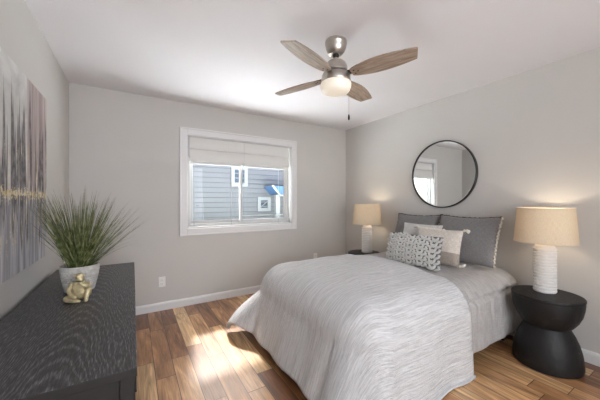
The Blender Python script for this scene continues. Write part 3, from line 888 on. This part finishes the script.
def drape(name, label, cat, mat, rect, ztop, r, hang_near, hang_far, hang_foot, head_u, off, amp, flare, du, zfloor, puff, seed, tailpull=0.0, fin=0.0, xfl=0.0, yfl=0.0, cflare=0.0, cround=0.0, thick=0.012, seam=None):
    x0, x1, y0, y1 = rect
    ix0, iy0, iy1 = x0 + r + fin, y0 + r, y1 - r - 0.6 * fin
    u0, u1 = x0 - hang_foot, head_u
    v0, v1 = y0 - hang_near, y1 + hang_far
    nu = max(2, int((u1 - u0) / du)); nv = int((v1 - v0) / du)
    bm = bmesh.new(); uvl = bm.loops.layers.uv.new('UVMap')
    grid = []; flat = {}
    for i in range(nu + 1):
        rowv = []
        for j in range(nv + 1):
            u = u0 + (u1 - u0) * i / nu; v = v0 + (v1 - v0) * j / nv
            if u > u1 - 0.12:                              # the free edge wanders a little
                u += 0.030 * mn.noise(Vector((v * 2.3, seed, 0))) * sstep(u1 - 0.12, u1, u)
            cx = max(u, ix0); cy = min(max(v, iy0), iy1)
            e = Vector((u - cx, v - cy)); s = e.length
            n2 = e / s if s > 1e-9 else Vector((0, 0))
            a = r * PI / 2
            corner = 2 * abs(n2.x * n2.y)
            s *= 1.0 - cround * corner
            if s < a: hz = r * math.sin(s / r); dp = r * (1 - math.cos(s / r))
            else:
                ex = s - a
                fl = flare + xfl * n2.x ** 2 + (yfl * n2.y ** 2 if n2.y > 0 else 0) + cflare * corner * (1.0 if n2.y > 0 else 0.35)
                hz = r + ex * math.sin(fl); dp = r + ex * math.cos(fl)
                tt = min(1.0, ex / 0.5)
                if cflare and n2.y > 0: hz += 0.20 * corner * tt * (1 - tt)
            ang = math.atan2(n2.y, n2.x) if s > 1e-9 else 0
            along = cx * 1.0 + cy * 1.0 + ang * 0.35
            k = sstep(0.05, 0.5, dp)
            rip = (mn.noise(Vector((along * 5.0, seed + 3.3, dp * 0.7))) * 0.9 + 0.55 * math.sin(along * 17 + 2.5 * mn.noise(Vector((along * 2, seed, 0))))) * amp * k
            lim = sstep(2.10, 1.9, u) if amp < 0 else 1.0
            hz += rip * lim + off
            z = ztop - dp
            # soft filling on the top
            pf = puff * (mn.noise(Vector((u * 3.1, v * 3.1, seed))) + 0.5 * mn.noise(Vector((u * 7.5, v * 9.0, seed + 5))))
            wr = 0.0022 * mn.noise(Vector((u * 5, v * 26.0 + 2.0 * mn.noise(Vector((u * 3, v * 3, seed))), seed + 9)))
            crown = 0.035 * (1 - ((v - (y0 + y1) / 2) / 0.8) ** 2) if s < 1e-9 else 0.0
            if s < 1e-9: crown *= min(1.0, min(v - iy0, iy1 - v, u - ix0) / 0.25)
            z += (pf + wr) * (1 - k) + max(0, crown)
            hz += (pf * 0.7 + wr * 1.2 * abs(n2.x)) * k
            if seam and s > 1e-9: hz += 0.011 * mn.noise(Vector((along * 21.0, s * 2.2, seed + 2))) * min(1.0, dp / 0.1)
            if seam:
                for sv in seam:
                    if s > 1e-9:
                        hz -= 0.026 * math.exp(-((s - sv) / 0.016) ** 2)
                        hz += 0.020 * mn.noise(Vector((along * 30.0, s * 3.0, seed))) * math.exp(-((s - sv) / 0.09) ** 2)
            if s <= 1e-9: z += off
            else: z += off * max(0.0, 1 - s / a)
            zf = zfloor + 0.012 * (0.5 + 0.5 * math.sin(along * 13))
            if z < zf:
                hz += (zf - z) * 0.75; z = zf - 0.001 * (zf - z)
            x = cx + n2.x * hz; y = cy + n2.y * hz
            if tailpull and corner > 0 and n2.y > 0:
                q = corner * sstep(0.15, 0.6, dp) * tailpull
                x -= 0.55 * q * 0.3; y -= 0.45 * q * 0.3
            vert = bm.verts.new((x, y, z)); flat[vert] = (u, v)
            rowv.append(vert)
        grid.append(rowv)
    for i in range(nu):
        for j in range(nv):
            f = bm.faces.new((grid[i][j], grid[i + 1][j], grid[i + 1][j + 1], grid[i][j + 1]))
            for lp in f.loops: lp[uvl].uv = flat[lp.vert]
    o = link(name, bm, mat, smooth=True)
    md = o.modifiers.new('solidify', 'SOLIDIFY'); md.thickness = thick; md.offset = -1
    return tag(o, label, cat)

drape('quilt', 'pale grey stitched quilt hanging over the head half of the bed', 'quilt', M['quilt'], (BX0 + 0.025, BX1, BY0 + 0.02, BY1 - 0.02), 0.632, 0.20,
      0.42, 0.32, 0.16, 2.985, 0.0, 0.006, 0.03, 0.012, 0.03, 0.006, 4.2, fin=0.11, cround=0.2, seam=(0.255,), thick=0.010)
drape('blanket', 'light grey crinkled gauze blanket spread over the foot of the bed', 'blanket', M['gauze'], (BX0, BX1, BY0, BY1), 0.652, 0.24,
      0.55, 0.445, 0.405, 2.10, 0.012, 0.012, 0.05, 0.018, 0.014, 0.010, 1.7, tailpull=0.5, fin=0.085, xfl=0.28, yfl=0.16, cflare=0.40, cround=0.16, thick=0.014)

# ------------------------------------------------------------------ pillows
def outline(u, v, w, h, bow):
    x = u * w / 2 * (1 - bow * (1 - v * v))
    z = h / 2 + v * h / 2 * (1 - bow * (1 - u * u))
    return x, z
def pillow_bm(w, h, t, seed, bow=0.06, n=28, sag=0.0, split=None):
    bm = bmesh.new()
    S = {}
    for side in (-1, 1):
        for i in range(n + 1):
            for j in range(n + 1):
                u = -1 + 2 * i / n; v = -1 + 2 * j / n
                edge = i in (0, n) or j in (0, n)
                if edge and (0, i, j) in S: S[(side, i, j)] = S[(0, i, j)]; continue
                x, z = outline(u, v, w, h, bow)
                z -= sag * (1 - u * u) * (0.5 + 0.5 * v)
                p = ((1 - u ** 2) * (1 - v ** 2)) ** 0.42 * t / 2 * (1 + 0.12 * -v)
                wr = 0.008 * mn.noise(Vector((u * 2.5, v * 2.5, seed))) + 0.005 * mn.noise(Vector((u * 7, v * 3, seed + side)))
                y = side * (p + wr * (1 - u ** 4) * (1 - v ** 4)) if not edge else 0
                vt = bm.verts.new((x, y, z)); S[(side, i, j)] = vt
                if edge: S[(0, i, j)] = vt
    for side in (-1, 1):
        for i in range(n):
            for j in range(n):
                q = (S[(side, i, j)], S[(side, i + 1, j)], S[(side, i + 1, j + 1)], S[(side, i, j + 1)])
                f = bm.faces.new(q if side < 0 else q[::-1])
                if split is not None and -1 + 2 * (j + 0.5) / n < split: f.material_index = 1
    return bm
def place(name, label, loc, lean, yaw=0.0, roll=0.0, group='pillows on the bed'):
    rot = Matrix.Rotation(math.radians(-90 + yaw), 4, 'Z') @ Matrix.Rotation(math.radians(-lean), 4, 'X') @ Matrix.Rotation(math.radians(roll), 4, 'Y')
    return thing(name, label, 'pillow', loc, rot.to_euler(), group)
def edge_pts(side, w, h, bow, sag, n=40):
    pts = []
    for i in range(n + 1):
        q = -1 + 2 * i / n
        u, v = {'top': (q, 1), 'bottom': (q, -1), 'left': (-1, q), 'right': (1, q)}[side]
        x, z = outline(u, v, w, h, bow); z -= sag * (1 - u * u) * (0.5 + 0.5 * v)
        pts.append((x, 0, z))
    return pts

def sham(loc, label, seed, yaw, lean, w=0.57, h=0.46):
    t = place('sham_pillow', label, loc, lean, yaw)
    link('cushion', pillow_bm(w, h, 0.17, seed, 0.045, sag=0.012), M['sham'], t, smooth=True)
    bm = bmesh.new(); rr = random.Random(seed)
    for sd in ('top', 'left'):
        pp = edge_pts(sd, w, h, 0.045, 0.012, 60)
        tube(bm, [(p[0] + rr.uniform(-.003, .003), rr.uniform(-.004, .004), p[2] + rr.uniform(-.002, .004)) for p in pp], [0.004 + 0.003 * rr.random() for _ in pp], 6)
    link('dark_fringe', bm, M['charcoal_yarn'], t, smooth=True)
    bm = bmesh.new()
    pp = edge_pts('right', w, h, 0.045, 0.012, 64)
    tube(bm, [(p[0] + 0.004 + 0.006 * math.sin(i * 1.25), 0.004 * math.cos(i * 1.7), p[2]) for i, p in enumerate(pp)], 0.0065, 7)
    link('cream_fringe', bm, M['cream_yarn'], t, smooth=True)
    return t
PZ = 0.668
sham((2.77, 2.075, PZ), 'large grey linen pillow with fringe leaning on the wall, beside the far lamp', 3, 0, 20)
sham((2.71, 1.475, PZ), 'large grey linen pillow with cream fringed side, nearest to the near lamp', 8, 1, 21, 0.58, 0.475)
# plain off-white pillow behind the knitted one
t = place('throw_pillow', 'plain off-white pillow tucked behind the chunky knitted one', (2.575, 1.85, PZ), 16, 0)
link('cushion', pillow_bm(0.46, 0.36, 0.13, 21, 0.05), M['offwhite'], t, smooth=True)
# cream tasselled pillow
t = place('tassel_pillow', 'cream pillow with corner tassels and a taupe lower band', (2.45, 1.562, PZ), 14, 2)
link('cushion', pillow_bm(0.44, 0.335, 0.14, 33, 0.05, split=-0.32), [M['cream'], M['taupe']], t, smooth=True)
for sx, zz in ((-1, 0.335), (1, 0.335), (-1, 0.0), (1, 0.0)):
    bm = bmesh.new()
    d = Vector((sx * 0.8, 0, 0.1 if zz else 0.3)).normalized()
    p0 = Vector((sx * 0.22, -0.004, zz + (0.0 if zz else 0.014)))
    blob(bm, p0 + d * 0.008, (0.012, 0.012, 0.012))
    e = p0 + d * 0.012
    for k in range(12):
        a = k * 2.4
        o = Vector((0.3 * math.cos(a), math.sin(a), math.cos(a))) * 0.012
        o2 = Vector((o.x, o.y * 1.1, max(o.z, -0.008) if not zz else o.z - 0.012)) 
        tube(bm, [e, e + d * 0.016 + o * 0.7, e + d * 0.036 + o2 * 1.1], [0.004, 0.005, 0.0035], 5)
    link('tassel', bm, M['cream_yarn'], t, smooth=True)
bm = bmesh.new()
for i, p in enumerate(edge_pts('top', 0.44, 0.335, 0.05, 0.0, 15)):
    if i < 10: blob(bm, (p[0], -0.006, p[2] - 0.006), (0.019, 0.016, 0.014), Matrix.Rotation(0.6, 3, 'Y').to_euler())
link('braid_trim', bm, M['cream_yarn'], t, smooth=True)
# chunky knit lumbar pillow
W_, H_ = 0.54, 0.285
t = place('knit_pillow', 'chunky grey knitted oblong pillow at the front of the pile', (2.21, 1.645, PZ), 12, 3)
pb = pillow_bm(W_, H_, 0.13, 41, 0.03)
link('cushion', pb, M['knit_back'], t, smooth=True)
bm = bmesh.new()
def front_y(u, v): return -((1 - u ** 2) * (1 - v ** 2)) ** 0.42 * 0.065 * (1 - 0.12 * v)
cols, rows = 5, 6
cw_, rh_ = W_ / cols, H_ / rows
for c in range(cols):
    for r_ in range(rows + 1):
        for ang, ln, up in ((-66, 0.036, 0.0), (66, 0.036, 0.0), (-30, 0.030, 0.002), (30, 0.030, 0.002), (0, 0.022, -0.004), (90, 0.046, -0.008), (-90, 0.046, -0.008)):
            zc = (r_ + (0.25 if c % 2 else 0.0)) * rh_ - 0.012
            a = math.radians(ang)
            uu = ((c + 0.5) * cw_ + math.sin(a) * (ln + 0.004)) / W_ * 2 - 1
            vv = (zc + up + math.cos(a) * (ln + 0.006)) / H_ * 2 - 1
            if vv > 0.99 or vv < -0.99: continue
            uu = max(-0.985, min(0.985, uu))
            x, z = outline(uu, vv, W_, H_, 0.03)
            rot = Matrix.Rotation(a, 3, 'Y')
            blob(bm, (x, front_y(uu, vv) - 0.004, z), (0.0110, 0.014, ln * 0.86 if abs(ang) < 80 else 0.011), rot.to_euler(), 10, 6)
link('knit_cover', bm, M['knit'], t, smooth=True)
